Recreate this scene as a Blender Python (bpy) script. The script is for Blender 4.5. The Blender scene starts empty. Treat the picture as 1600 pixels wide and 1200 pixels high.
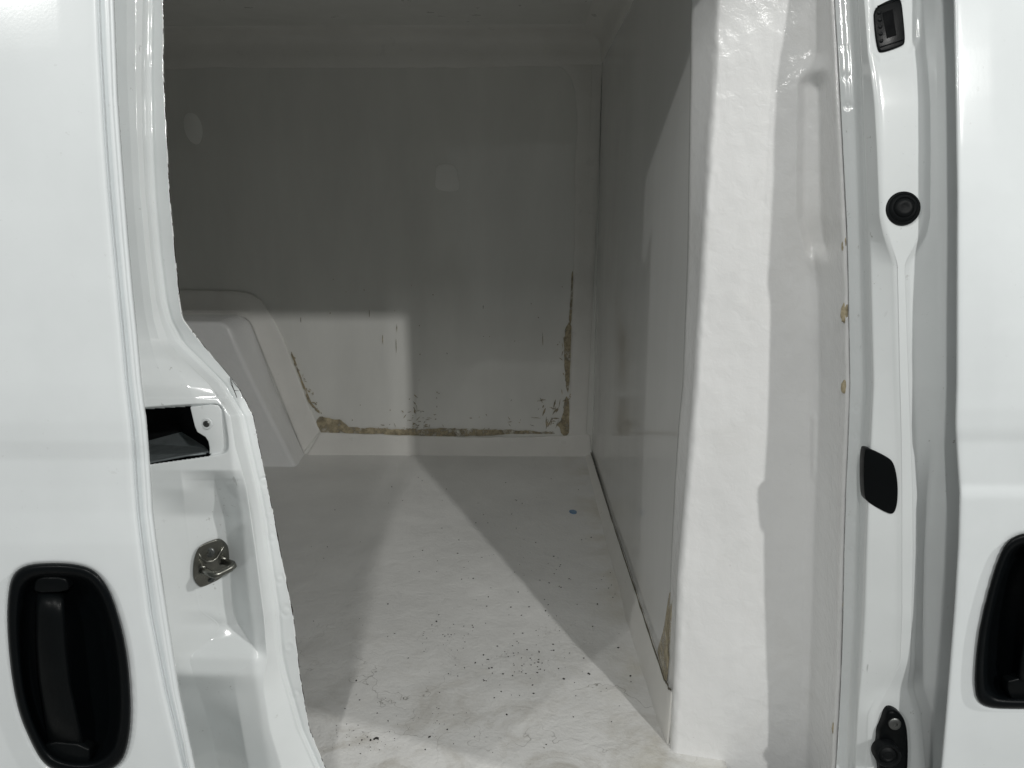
import bpy, bmesh, math, random
import numpy as np
from mathutils import Vector, noise as mnoise

# ------------------------------------------------------------------ camera
F = 1151.0                      # focal length in pixels of a 1600 x 1200 frame
TH = math.atan(265.0 / F)       # pitch down
PS = math.atan(22.0 / (F / math.cos(TH)))   # small yaw to the left
CZ = 0.794                      # eye height above the cargo floor (z = 0)
sc = bpy.context.scene
cam_d = bpy.data.cameras.new('camera')
cam_d.sensor_width = 36.0
cam_d.lens = 36.0 * F / 1600.0
cam_d.clip_start = 0.02
cam_d.clip_end = 200.0
cam = bpy.data.objects.new('camera', cam_d)
sc.collection.objects.link(cam)
cam.location = (0, 0, CZ)
cam.rotation_euler = (math.pi / 2 - TH, 0, PS)
sc.camera = cam

# ------------------------------------------------------------------ world and lamps (garage strip lights)
w = bpy.data.worlds.new('World'); sc.world = w; w.use_nodes = True
w.node_tree.nodes['Background'].inputs[0].default_value = (0.63, 0.66, 0.655, 1)
w.node_tree.nodes['Background'].inputs[1].default_value = 0.285

def lamp(name, loc, target, sx, sy, power, spin=0.0, col=(1.0, 0.99, 0.965)):
    d = bpy.data.lights.new(name, 'AREA')
    d.shape = 'RECTANGLE'; d.size = sx; d.size_y = sy
    d.energy = power; d.color = col
    o = bpy.data.objects.new(name, d)
    sc.collection.objects.link(o)
    o.location = loc
    q = (Vector(target) - Vector(loc)).to_track_quat('-Z', 'Y')
    o.rotation_euler = q.to_euler()
    return o
lamp('ceiling_strip_light_a', (1.40, -1.70, 2.2), (0, 1.0, 0.6), 0.06, 0.06, 42)
lamp('ceiling_strip_light_b', (-0.285, -1.05, 2.2), (-0.325, 0.9, 0.5), 0.045, 0.85, 17.5)
lamp('ceiling_strip_light_c', (-2.09, -1.68, 2.2), (0.1, 1.0, 0.6), 0.055, 0.055, 16.5)
lamp('ceiling_strip_light_d', (2.60, -0.12, 2.2), (-0.2, 0.9, 0.2), 0.07, 0.07, 36)

sc.view_settings.view_transform = 'Standard'
sc.view_settings.look = 'None'
sc.view_settings.gamma = 1.0
sc.view_settings.exposure = 0.0
sc.cycles.max_bounces = 10
sc.cycles.diffuse_bounces = 6

# ------------------------------------------------------------------ helpers
C = sc.collection
_fy, _fz = math.cos(TH), -math.sin(TH)
_c, _s = math.cos(PS), math.sin(PS)
def rays(px, py):
    u = (np.asarray(px, float) - 800) / F; v = (600 - np.asarray(py, float)) / F
    dx = u; dy = _fy + v * math.sin(TH); dz = _fz + v * math.cos(TH)
    return dx * _c - dy * _s, dx * _s + dy * _c, dz
def atY(px, py, Y):
    x, y, z = rays(px, py); k = np.asarray(Y, float) / y
    return np.stack([x * k, y * k, CZ + z * k], -1)
def pY(px, py, Y): return Vector(atY(px, py, Y).tolist())
def pZ(px, py, Z):
    x, y, z = rays(px, py); k = (Z - CZ) / z
    return Vector((float(x * k), float(y * k), Z))
def pX(px, py, X):
    x, y, z = rays(px, py); k = X / x
    return Vector((X, float(y * k), CZ + float(z * k)))

def blur(a, n, axis):
    for _ in range(n):
        p = np.concatenate([np.take(a, [0], axis), a, np.take(a, [-1], axis)], axis)
        m = a.shape[axis]
        a = 0.25 * np.take(p, range(0, m), axis) + 0.5 * np.take(p, range(1, m + 1), axis) + 0.25 * np.take(p, range(2, m + 2), axis)
    return a

def mesh_obj(name, verts, faces, mat, parent=None, smooth=True, mats=None):
    me = bpy.data.meshes.new(name)
    me.from_pydata([tuple(v) for v in verts], [], [tuple(f) for f in faces])
    me.update()
    for m in (mats or [mat]): me.materials.append(m)
    if smooth: me.polygons.foreach_set('use_smooth', [True] * len(me.polygons))
    o = bpy.data.objects.new(name, me); C.objects.link(o)
    if parent is not None: o.parent = parent
    return o

def bm_obj(name, bm, mat, parent=None, smooth=True, angle=None):
    me = bpy.data.meshes.new(name); bmesh.ops.recalc_face_normals(bm, faces=bm.faces)
    bm.to_mesh(me); bm.free()
    me.materials.append(mat)
    if smooth: me.polygons.foreach_set('use_smooth', [True] * len(me.polygons))
    o = bpy.data.objects.new(name, me); C.objects.link(o)
    if parent is not None: o.parent = parent
    if angle is not None: me.set_sharp_from_angle(angle=angle)
    return o

def bevel(o, width, seg=3, angle=0.5):
    b = o.modifiers.new('bevel', 'BEVEL'); b.width = width; b.segments = seg
    b.limit_method = 'ANGLE'; b.angle_limit = angle; b.harden_normals = False
    return o
def solid(o, t, offset=-1.0, rim=None):
    s = o.modifiers.new('solidify', 'SOLIDIFY'); s.thickness = t; s.offset = offset
    if rim is not None: s.material_offset_rim = rim
    return o

def box(name, x0, x1, y0, y1, z0, z1, mat, parent=None, bev=0.0):
    bm = bmesh.new()
    v = [bm.verts.new((x, y, z)) for x in (x0, x1) for y in (y0, y1) for z in (z0, z1)]
    for f in ((0, 1, 3, 2), (4, 6, 7, 5), (0, 4, 5, 1), (2, 3, 7, 6), (0, 2, 6, 4), (1, 5, 7, 3)):
        bm.faces.new([v[i] for i in f])
    o = bm_obj(name, bm, mat, parent, smooth=bev > 0)
    if bev: bevel(o, bev)
    return o

def relief(name, rows, mat, parent, pstep=4.0, rstep=4.0, sm=(2, 2), sm_px=3, extra=None, hole=None, edge=None, fine=None, mats=None, ends=(None, None)):
    """A pressed sheet: rows of (image height, [(image x, distance), ...]) lofted into a fine grid in space."""
    rows = sorted(rows, key=lambda r: r[0])
    P = np.array([r[0] for r in rows], float)
    X = np.array([[c[0] for c in r[1]] for r in rows], float)
    Y = np.array([[c[1] for c in r[1]] for r in rows], float)
    py = list(np.arange(P[0], P[-1] + 0.1, rstep))
    if fine:
        py = [p for p in py if not fine[0] <= p <= fine[1]] + list(np.arange(fine[0], fine[1] + .1, fine[2]))
        py = sorted(py)
    py = np.array(py)
    k = X.shape[1]
    xi = np.stack([np.interp(py, P, X[:, j]) for j in range(k)], 1)
    yi = np.stack([np.interp(py, P, Y[:, j]) for j in range(k)], 1)
    if sm_px: xi = blur(xi, sm_px, 0)
    cols_x, cols_y = [], []
    for j in range(k - 1):
        n = max(2, int(round(np.abs(X[:, j + 1] - X[:, j]).max() / pstep)))
        for q in range(n):
            t = q / n
            cols_x.append(xi[:, j] * (1 - t) + xi[:, j + 1] * t)
            cols_y.append(yi[:, j] * (1 - t) + yi[:, j + 1] * t)
    cols_x.append(xi[:, -1]); cols_y.append(yi[:, -1])
    gx = np.stack(cols_x, 1); gy = np.stack(cols_y, 1)
    gy = blur(blur(gy, sm[0], 0), sm[1], 1)
    gp = np.repeat(py[:, None], gx.shape[1], 1)
    if edge is not None: gx = edge(gx, gp)
    if extra is not None: gy = gy + extra(gx, gp)
    V = atY(gx, gp, gy)
    m, n = gx.shape
    faces = []
    keep = None
    if hole is not None: keep = ~hole(gx, gp)
    for i in range(m - 1):
        for j in range(n - 1):
            if keep is not None and not (keep[i, j] and keep[i + 1, j] and keep[i, j + 1] and keep[i + 1, j + 1]): continue
            a = i * n + j
            faces.append((a, a + n, a + n + 1, a + 1))
    o = mesh_obj(name, V.reshape(-1, 3), faces, mat, parent, mats=mats)
    return o

def T(p):
    # the body side leans inwards above the waist
    return .05 * max(0.0, (650.0 - p) / 650.0) ** 1.5

def tab(t):
    xs = [a for a, _ in t]; ys = [b for _, b in t]
    return lambda p: float(np.interp(p, xs, ys))

def in_poly(gx, gy, poly):
    inside = np.zeros(gx.shape, bool); n = len(poly)
    for i in range(n):
        x1, y1 = poly[i]; x2, y2 = poly[(i + 1) % n]
        if y1 == y2: continue
        c = ((y1 > gy) != (y2 > gy)) & (gx < (x2 - x1) * (gy - y1) / (y2 - y1) + x1)
        inside ^= c
    return inside
def poly_dist(gx, gy, poly):
    d = np.full(gx.shape, 1e9); n = len(poly)
    for i in range(n):
        x1, y1 = poly[i]; x2, y2 = poly[(i + 1) % n]
        L = (x2 - x1) ** 2 + (y2 - y1) ** 2
        t = np.clip(((gx - x1) * (x2 - x1) + (gy - y1) * (y2 - y1)) / max(L, 1e-9), 0, 1)
        d = np.minimum(d, np.hypot(gx - x1 - t * (x2 - x1), gy - y1 - t * (y2 - y1)))
    return np.where(in_poly(gx, gy, poly), d, -d)
def sstep(a, b, x):
    t = np.clip((x - a) / (b - a), 0, 1); return t * t * (3 - 2 * t)

def chaikin(pts, n=2):
    for _ in range(n):
        q = []
        for i in range(len(pts)):
            a = np.array(pts[i], float); b = np.array(pts[(i + 1) % len(pts)], float)
            q += [a * .75 + b * .25, a * .25 + b * .75]
        pts = q
    return [tuple(p) for p in pts]

def plate(name, poly, Yf, thick, mat, parent, bev=0.0015, proud=0.0):
    """A slab whose outline is POLY on the surface at distance Yf(px,py), raised towards the outside by PROUD."""
    f = Yf if callable(Yf) else (lambda a, b: Yf)
    bm = bmesh.new()
    fr = [bm.verts.new(pY(a, b, f(a, b) - proud)) for a, b in poly]
    bk = [bm.verts.new(v.co + Vector((0, thick, 0))) for v in fr]
    bm.faces.new(list(reversed(fr))); bm.faces.new(bk)
    for i in range(len(fr)):
        j = (i + 1) % len(fr); bm.faces.new((fr[i], fr[j], bk[j], bk[i]))
    o = bm_obj(name, bm, mat, parent, smooth=True)
    if bev: bevel(o, bev, 3, 0.6)
    return o

def tube(name, pts, r, mat, parent, seg=10, closed=False):
    bm = bmesh.new(); rings = []
    pts = [Vector(p) for p in pts]
    up = Vector((0, 0, 1))
    for i, p in enumerate(pts):
        t = (pts[min(i + 1, len(pts) - 1)] - pts[max(i - 1, 0)]).normalized()
        a = t.cross(up)
        if a.length < .05: a = t.cross(Vector((1, 0, 0)))
        a.normalize(); b = t.cross(a)
        rr = r[i] if isinstance(r, (list, tuple)) else r
        rings.append([bm.verts.new(p + (a * math.cos(q * 2 * math.pi / seg) + b * math.sin(q * 2 * math.pi / seg)) * rr) for q in range(seg)])
    for i in range(len(rings) - 1):
        for q in range(seg):
            bm.faces.new((rings[i][q], rings[i][(q + 1) % seg], rings[i + 1][(q + 1) % seg], rings[i + 1][q]))
    bm.faces.new(rings[0]); bm.faces.new(list(reversed(rings[-1])))
    return bm_obj(name, bm, mat, parent)

def lathe(name, loc, axis, prof, mat, parent, seg=32):
    """prof: [(radius, height along axis)]"""
    axis = Vector(axis).normalized(); q = Vector((0, 0, 1)).rotation_difference(axis)
    bm = bmesh.new(); rings = []
    for r, h in prof:
        rings.append([bm.verts.new(Vector(loc) + q @ Vector((r * math.cos(a), r * math.sin(a), h))) for a in [2 * math.pi * i / seg for i in range(seg)]] if r > 1e-6 else [bm.verts.new(Vector(loc) + q @ Vector((0, 0, h)))])
    for i in range(len(rings) - 1):
        a, b = rings[i], rings[i + 1]
        for k in range(seg):
            l = (k + 1) % seg
            if len(a) > 1 and len(b) > 1: bm.faces.new((a[k], a[l], b[l], b[k]))
            elif len(a) > 1: bm.faces.new((a[k], a[l], b[0]))
            elif len(b) > 1: bm.faces.new((a[0], b[l], b[k]))
    o = bm_obj(name, bm, mat, parent, angle=0.7)
    return o

# ------------------------------------------------------------------ materials
def mat_new(name):
    m = bpy.data.materials.new(name); m.use_nodes = True
    nt = m.node_tree; return m, nt, nt.nodes['Principled BSDF']
def N(nt, t, **k):
    n = nt.nodes.new(t)
    for a, b in k.items(): setattr(n, a, b)
    return n
def noise_n(nt, scale, detail=4, rough=.55, coord='Object', dist=0.0, stretch=None):
    tc = N(nt, 'ShaderNodeTexCoord'); n = N(nt, 'ShaderNodeTexNoise')
    n.inputs['Scale'].default_value = scale; n.inputs['Detail'].default_value = detail
    n.inputs['Roughness'].default_value = rough; n.inputs['Distortion'].default_value = dist
    if stretch:
        mp = N(nt, 'ShaderNodeMapping'); mp.inputs['Scale'].default_value = stretch
        nt.links.new(tc.outputs[coord], mp.inputs[0]); nt.links.new(mp.outputs[0], n.inputs['Vector'])
    else: nt.links.new(tc.outputs[coord], n.inputs['Vector'])
    return n
def ramp(nt, src, stops):
    r = N(nt, 'ShaderNodeValToRGB')
    e = r.color_ramp.elements
    while len(e) < len(stops): e.new(0.5)
    for el, (p, c) in zip(e, stops):
        el.position = p; el.color = (c, c, c, 1) if not isinstance(c, tuple) else (*c, 1)
    nt.links.new(src, r.inputs[0]); return r
def mixc(nt, fac, a, b):
    m = N(nt, 'ShaderNodeMix', data_type='RGBA')
    for s, v in ((m.inputs[0], fac), (m.inputs[6], a), (m.inputs[7], b)):
        if hasattr(v, 'is_linked') or hasattr(v, 'node'): nt.links.new(v, s)
        elif isinstance(v, tuple): s.default_value = (*v, 1)
        else: s.default_value = v
    return m.outputs[2]
def bump(nt, b, src, strength, distance, prev=None):
    n = N(nt, 'ShaderNodeBump'); n.inputs['Strength'].default_value = strength; n.inputs['Distance'].default_value = distance
    nt.links.new(src, n.inputs['Height'])
    if prev is not None: nt.links.new(prev, n.inputs['Normal'])
    nt.links.new(n.outputs[0], b.inputs['Normal']); return n.outputs[0]

def paint(name, base, rough=.16, dirt=.25, peel=.02):
    m, nt, b = mat_new(name)
    n1 = noise_n(nt, 9, 5, .6); r1 = ramp(nt, n1.outputs[0], [(.35, 1.0), (.75, .93)])
    n2 = noise_n(nt, 170, 3, .6); r2 = ramp(nt, n2.outputs[0], [(.66, 0.0), (.72, 1.0)])
    n3 = noise_n(nt, 14, 3, .6); r3 = ramp(nt, n3.outputs[0], [(.5, 0.0), (.72, dirt)])
    col = mixc(nt, 1.0, base, base)
    mul = N(nt, 'ShaderNodeMix', data_type='RGBA', blend_type='MULTIPLY'); mul.inputs[0].default_value = 1
    nt.links.new(col, mul.inputs[6]); nt.links.new(r1.outputs[0], mul.inputs[7])
    mm = N(nt, 'ShaderNodeMath', operation='MULTIPLY'); nt.links.new(r2.outputs[0], mm.inputs[0]); nt.links.new(r3.outputs[0], mm.inputs[1])
    ns = noise_n(nt, 60, 3, .6, stretch=(1.0, 1.0, .22)); rs = ramp(nt, ns.outputs[0], [(.71, 0.0), (.735, dirt * 1.6)])
    ms = N(nt, 'ShaderNodeMath', operation='MULTIPLY'); nt.links.new(rs.outputs[0], ms.inputs[0]); nt.links.new(r3.outputs[0], ms.inputs[1])
    c1 = mixc(nt, ms.outputs[0], mul.outputs[2], (.10, .10, .09))
    c2 = mixc(nt, mm.outputs[0], c1, (.22, .21, .18))
    nt.links.new(c2, b.inputs['Base Color'])
    b.inputs['Roughness'].default_value = rough
    b.inputs['Specular IOR Level'].default_value = .5
    b.inputs['Coat Weight'].default_value = .4; b.inputs['Coat Roughness'].default_value = .035
    n4 = noise_n(nt, 420, 2, .5)
    bump(nt, b, n4.outputs[0], peel, .001)
    return m

def fibreglass(name, base, rough=.32, rel=.35, scale=55, stretch=None, streak=None, dirt=.0, dirtcol=(.36, .32, .23), fine=.15, vary=.93):
    m, nt, b = mat_new(name)
    n1 = noise_n(nt, 5, 6, .6, stretch=streak); r1 = ramp(nt, n1.outputs[0], [(.35, 1.0), (.65, vary)])
    mul = N(nt, 'ShaderNodeMix', data_type='RGBA', blend_type='MULTIPLY'); mul.inputs[0].default_value = 1
    mul.inputs[6].default_value = (*base, 1); nt.links.new(r1.outputs[0], mul.inputs[7])
    col = mul.outputs[2]
    if dirt:
        nd = noise_n(nt, 6, 7, .68, dist=.6); rd = ramp(nt, nd.outputs[0], [(.52, 0.0), (.72, dirt)])
        col = mixc(nt, rd.outputs[0], col, dirtcol)
        nd2 = noise_n(nt, 120, 4, .7); rd2 = ramp(nt, nd2.outputs[0], [(.69, 0.0), (.75, min(1, dirt * 2.0))])
        col = mixc(nt, rd2.outputs[0], col, (.25, .23, .19))
    nt.links.new(col, b.inputs['Base Color'])
    b.inputs['Roughness'].default_value = rough
    nr = noise_n(nt, 18, 4, .6); rr = ramp(nt, nr.outputs[0], [(.3, rough * .75), (.7, rough * 1.35)])
    nt.links.new(rr.outputs[0], b.inputs['Roughness'])
    n2 = noise_n(nt, scale, 5, .55, stretch=stretch, dist=.4)
    p = bump(nt, b, n2.outputs[0], rel, .006)
    n3 = noise_n(nt, scale * 6, 3, .5)
    bump(nt, b, n3.outputs[0], fine, .001, p)
    return m

def plain(name, col, rough, metal=0.0, var=.15, scale=60, peel=.1, spec=.5):
    m, nt, b = mat_new(name)
    n1 = noise_n(nt, scale, 4, .6)
    r1 = ramp(nt, n1.outputs[0], [(.3, tuple(c * (1 + var) for c in col)), (.7, tuple(c * (1 - var) for c in col))])
    nt.links.new(r1.outputs[0], b.inputs['Base Color'])
    rr = ramp(nt, n1.outputs[0], [(.3, rough * .8), (.7, min(1, rough * 1.2))]); nt.links.new(rr.outputs[0], b.inputs['Roughness'])
    b.inputs['Metallic'].default_value = metal
    b.inputs['Specular IOR Level'].default_value = spec
    n2 = noise_n(nt, 700, 2, .5); bump(nt, b, n2.outputs[0], peel, .0006)
    return m

M_PAINT = paint('white_gloss_paint', (.705, .74, .748))
M_PILLAR = paint('white_pillar_paint', (.73, .76, .76), rough=.09, dirt=.7, peel=.02)
M_LINER = fibreglass('white_fibreglass', (.82, .825, .82), rough=.15, rel=.2, scale=60, stretch=(1, 1, 1.0), dirt=.10, fine=.10)
M_FLOOR = None
M_WALL = fibreglass('white_wall_panel', (.81, .81, .775), rough=.07, rel=.008, scale=4, dirt=.0, fine=.02, vary=.90, streak=(1.0, 1.0, .28))
M_BULK = fibreglass('bulkhead_panel', (.79, .795, .785), rough=.09, rel=.006, scale=4, dirt=.0, fine=.02, vary=.92, streak=(1.0, 1.0, .3))
M_STRIP = fibreglass('fibreglass_tape', (.83, .82, .785), rough=.35, rel=.12, scale=40, dirt=.10, fine=.15)
M_CEIL = fibreglass('ceiling_panel', (.80, .80, .77), rough=.35, rel=.05, scale=9, dirt=.04, fine=.05)
M_BLACK = plain('black_plastic', (.003, .0038, .0042), .34, spec=.12)
M_GLOSSB = plain('satin_black_plastic', (.0025, .0034, .004), .36, spec=.12)
M_RUBBER = plain('black_rubber', (.005, .006, .0066), .5, spec=.15)
M_STEEL = plain('zinc_steel', (.19, .19, .17), .33, metal=1.0, scale=120)
M_SCREW = plain('grey_steel_screw', (.16, .165, .16), .38, metal=.9)
M_DARK = plain('near_black', (.004, .0045, .005), .8, spec=.1)  # near-black; on the backings it stands in for shade in hollows
M_RAIL = plain('grey_rail_metal', (.16, .18, .185), .42, metal=.35)
M_RAW = plain('chipped_edge', (.10, .09, .07), .7, var=.5)
M_GLUE = plain('brown_glue', (.43, .37, .25), .55, var=.35, scale=50)
M_FOAM = plain('tan_foam', (.42, .36, .24), .8, var=.4, scale=140)
M_SEAL_GAP = plain('sealant_and_gap_shade', (.13, .115, .085), .6, var=.4, scale=35)  # sealant colour, also the painted dark of the seam gap
M_DIRT = plain('dirt', (.02, .018, .015), .8)
M_BLUE = plain('blue_flake', (.15, .26, .40), .4)
M_PATCH = fibreglass('matt_filler', (.93, .93, .90), rough=.6, rel=.1, scale=30)
M_GROUND = fibreglass('concrete', (.30, .30, .29), rough=.6, rel=.1, scale=20, dirt=.2)

def broken(m, scale=30, lo=.33, hi=.60):
    nt = m.node_tree; b = nt.nodes['Principled BSDF']
    n = noise_n(nt, scale, 7, .7); n2 = ramp(nt, n.outputs[0], [(lo, 0.0), (hi, 1.0)])
    nt.links.new(n2.outputs[0], b.inputs['Alpha'])
broken(M_GLUE)
def edge_mix(name):
    # sheet edge: mostly white with chips of bare metal
    m, nt, b = mat_new(name)
    n = noise_n(nt, 55, 4, .65); r = ramp(nt, n.outputs[0], [(.46, 0.0), (.50, 1.0)])
    c = mixc(nt, r.outputs[0], (.76, .78, .76), (.035, .03, .025)); nt.links.new(c, b.inputs['Base Color'])
    b.inputs['Roughness'].default_value = .5
    return m
M_EDGE = edge_mix('chipped_paint_edge')

def floor_mat():
    m, nt, b = mat_new('fibreglass_floor')
    tc = N(nt, 'ShaderNodeTexCoord')
    n1 = noise_n(nt, 4, 7, .62); r1 = ramp(nt, n1.outputs[0], [(.3, 1.0), (.7, .88)])
    mul = N(nt, 'ShaderNodeMix', data_type='RGBA', blend_type='MULTIPLY'); mul.inputs[0].default_value = 1
    mul.inputs[6].default_value = (.81, .81, .79, 1); nt.links.new(r1.outputs[0], mul.inputs[7])
    col = mul.outputs[2]
    sx = N(nt, 'ShaderNodeSeparateXYZ'); nt.links.new(tc.outputs['Object'], sx.inputs[0])
    # worn dirty zone near the door
    mr = N(nt, 'ShaderNodeMapRange'); mr.inputs[1].default_value = 1.35; mr.inputs[2].default_value = .9; nt.links.new(sx.outputs[1], mr.inputs[0])
    nd = noise_n(nt, 9, 8, .7, dist=.8); rd = ramp(nt, nd.outputs[0], [(.48, 0.0), (.70, .75)])
    mm = N(nt, 'ShaderNodeMath', operation='MULTIPLY'); nt.links.new(mr.outputs[0], mm.inputs[0]); nt.links.new(rd.outputs[0], mm.inputs[1])
    col = mixc(nt, mm.outputs[0], col, (.40, .37, .31))
    nf = noise_n(nt, 160, 5, .75); rf = ramp(nt, nf.outputs[0], [(.64, 0.0), (.71, .75)])
    m2 = N(nt, 'ShaderNodeMath', operation='MULTIPLY'); nt.links.new(mr.outputs[0], m2.inputs[0]); nt.links.new(rf.outputs[0], m2.inputs[1])
    m3 = N(nt, 'ShaderNodeMath', operation='MULTIPLY'); nt.links.new(m2.outputs[0], m3.inputs[0]); nt.links.new(ramp(nt, nd.outputs[0], [(.42, 0.0), (.6, 1.0)]).outputs[0], m3.inputs[1])
    col = mixc(nt, m3.outputs[0], col, (.12, .105, .08))
    # hairline cracks
    dn = noise_n(nt, 7, 4, .6)
    vm = N(nt, 'ShaderNodeVectorMath', operation='SCALE'); vm.inputs[3].default_value = .35; nt.links.new(dn.outputs['Color'], vm.inputs[0])
    va = N(nt, 'ShaderNodeVectorMath', operation='ADD'); nt.links.new(tc.outputs['Object'], va.inputs[0]); nt.links.new(vm.outputs[0], va.inputs[1])
    vo = N(nt, 'ShaderNodeTexVoronoi', feature='DISTANCE_TO_EDGE'); vo.inputs['Scale'].default_value = 4.2
    nt.links.new(va.outputs[0], vo.inputs['Vector'])
    rc = ramp(nt, vo.outputs[0], [(.0, 1.0), (.0045, 0.0)])
    mk = noise_n(nt, 5, 3, .5); rk = ramp(nt, mk.outputs[0], [(.40, 0.0), (.55, .75)])
    mr2 = N(nt, 'ShaderNodeMapRange'); mr2.inputs[1].default_value = 1.4; mr2.inputs[2].default_value = 1.15; nt.links.new(sx.outputs[1], mr2.inputs[0])
    m4 = N(nt, 'ShaderNodeMath', operation='MULTIPLY'); nt.links.new(rc.outputs[0], m4.inputs[0]); nt.links.new(rk.outputs[0], m4.inputs[1])
    m5 = N(nt, 'ShaderNodeMath', operation='MULTIPLY'); nt.links.new(m4.outputs[0], m5.inputs[0]); nt.links.new(mr2.outputs[0], m5.inputs[1])
    col = mixc(nt, m5.outputs[0], col, (.16, .15, .13))
    # yellowish stain along the bulkhead
    ms = N(nt, 'ShaderNodeMapRange'); ms.inputs[1].default_value = .12; ms.inputs[2].default_value = .2; nt.links.new(sx.outputs[0], ms.inputs[0])
    ns = noise_n(nt, 6, 5, .6); rs = ramp(nt, ns.outputs[0], [(.45, 0.0), (.65, .55)])
    m6 = N(nt, 'ShaderNodeMath', operation='MULTIPLY'); nt.links.new(ms.outputs[0], m6.inputs[0]); nt.links.new(rs.outputs[0], m6.inputs[1])
    col = mixc(nt, m6.outputs[0], col, (.50, .46, .34))
    nt.links.new(col, b.inputs['Base Color'])
    b.inputs['Roughness'].default_value = .42
    n2 = noise_n(nt, 22, 6, .6, dist=.6); p = bump(nt, b, n2.outputs[0], .42, .006)
    n3 = noise_n(nt, 140, 5, .6); bump(nt, b, n3.outputs[0], .45, .0018, p)
    return m
M_FLOOR = floor_mat()

# ------------------------------------------------------------------ the van: one thing, everything below hangs from it
van = bpy.data.objects.new('panel_van', None); C.objects.link(van)
van['label'] = 'white panel van with sliding door open onto an empty white fibreglass lined cargo bay'
van['category'] = 'van'

g = box('ground', -5, 5, -5, 6, -.75, -.62, M_GROUND); g['kind'] = 'structure'

YF = 2.374          # lining of the far side
XB = 0.226          # face of the bulkhead
ZC = 1.322          # ceiling

# ---- floor
def grid(name, x0, x1, y0, y1, nx, ny, zf, mat):
    xs = np.linspace(x0, x1, nx); ys = np.linspace(y0, y1, ny)
    V = [(x, y, zf(x, y)) for y in ys for x in xs]
    Fc = [(i * nx + j, i * nx + j + 1, (i + 1) * nx + j + 1, (i + 1) * nx + j) for i in range(ny - 1) for j in range(nx - 1)]
    return mesh_obj(name, V, Fc, mat, van)
def fz(x, y):
    a = .0035 * mnoise.noise((x * 5, y * 5, 0)) + .0018 * mnoise.noise((x * 17, y * 17, 3))
    return a * (1.0 if y < 1.6 else max(.25, 1 - (y - 1.6) * 1.5))
o = grid('floor_lining', -1.6, .30, .80, YF + .03, 150, 130, fz, M_FLOOR); solid(o, .02)
box('door_sill', -1.9, .62, .745, .80, -.32, -.012, M_PILLAR, van, .008)
box('underbody', -1.95, 1.2, .80, 2.5, -.40, -.03, M_DARK, van)

# ---- ceiling, far wall, rear end, bulkhead
box('ceiling_lining', -1.95, .30, .80, YF + .03, ZC, ZC + .03, M_CEIL, van)
def wall_y(x, z): return YF + .0025 * mnoise.noise((x * 2.2, z * 2.2, 7))
xs = np.linspace(-1.95, .30, 60); zs = np.linspace(-.02, ZC + .02, 40)
V = [(x, wall_y(x, z), z) for z in zs for x in xs]
Fc = [(i * 60 + j, i * 60 + j + 1, (i + 1) * 60 + j + 1, (i + 1) * 60 + j) for i in range(39) for j in range(59)]
solid(mesh_obj('side_wall_lining', V, Fc, M_WALL, van), .02)
box('rear_end_lining', -1.97, -1.94, .80, 2.42, -.02, ZC + .02, M_WALL, van)
def bulk_x(y, z): return XB + .0022 * mnoise.noise((y * 2.5, z * 2.5, 21))
ys = np.linspace(1.012, YF + .02, 50); zs = np.linspace(-.02, ZC + .02, 40)
V = [(bulk_x(y, z), y, z) for z in zs for y in ys]
Fc = [(i * 50 + j, (i + 1) * 50 + j, (i + 1) * 50 + j + 1, i * 50 + j + 1) for i in range(39) for j in range(49)]
solid(mesh_obj('bulkhead_lining', V, Fc, M_BULK, van), .025)

# ---- fibreglass tape along the corners of the far wall (wavy free edges)
def ribbon(name, A, B, mat, parent, thick=.004, wob=(0, .004), seed=1, n=70, across=4, out=(0, -1, 0)):
    """strip between two polylines A and B (3-D points); wob = how uneven each long edge is"""
    def res(P):
        P = [Vector(p) for p in P]; L = [0]
        for i in range(1, len(P)): L.append(L[-1] + (P[i] - P[i - 1]).length)
        o = []
        for t in np.linspace(0, L[-1], n):
            for i in range(1, len(P)):
                if t <= L[i] + 1e-9:
                    k = (t - L[i - 1]) / max(1e-9, L[i] - L[i - 1]); o.append(P[i - 1].lerp(P[i], k)); break
        return o
    a, b = res(A), res(B)
    V, Fc = [], []
    for i in range(n):
        d = (b[i] - a[i]).normalized()
        aa = a[i] + d * wob[0] * (mnoise.noise((i * .23, seed, 0)) + .5 * mnoise.noise((i * .9, seed, 5)))
        bb = b[i] + d * wob[1] * (mnoise.noise((i * .23, seed, 9)) + .5 * mnoise.noise((i * .9, seed, 4)))
        for k in range(across + 1): V.append(aa.lerp(bb, k / across))
    w1 = across + 1
    for i in range(n - 1):
        for k in range(across):
            Fc.append((i * w1 + k, i * w1 + k + 1, (i + 1) * w1 + k + 1, (i + 1) * w1 + k))
    bm = bmesh.new(); vs = [bm.verts.new(v) for v in V]
    for f in Fc: bm.faces.new([vs[i] for i in f])
    bm.normal_update()
    if sum((f.normal for f in bm.faces), Vector()).dot(Vector(out)) < 0: bmesh.ops.reverse_faces(bm, faces=bm.faces)
    me = bpy.data.meshes.new(name); bm.to_mesh(me); bm.free(); me.materials.append(mat)
    me.polygons.foreach_set('use_smooth', [True] * len(me.polygons))
    o = bpy.data.objects.new(name, me); C.objects.link(o); o.parent = parent
    solid(o, thick, -1.0); bevel(o, thick * .4, 2, .8)
    return o
yb = YF - .005
def W(px, py, dy=0.0): return pY(px, py, yb - dy)
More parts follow.
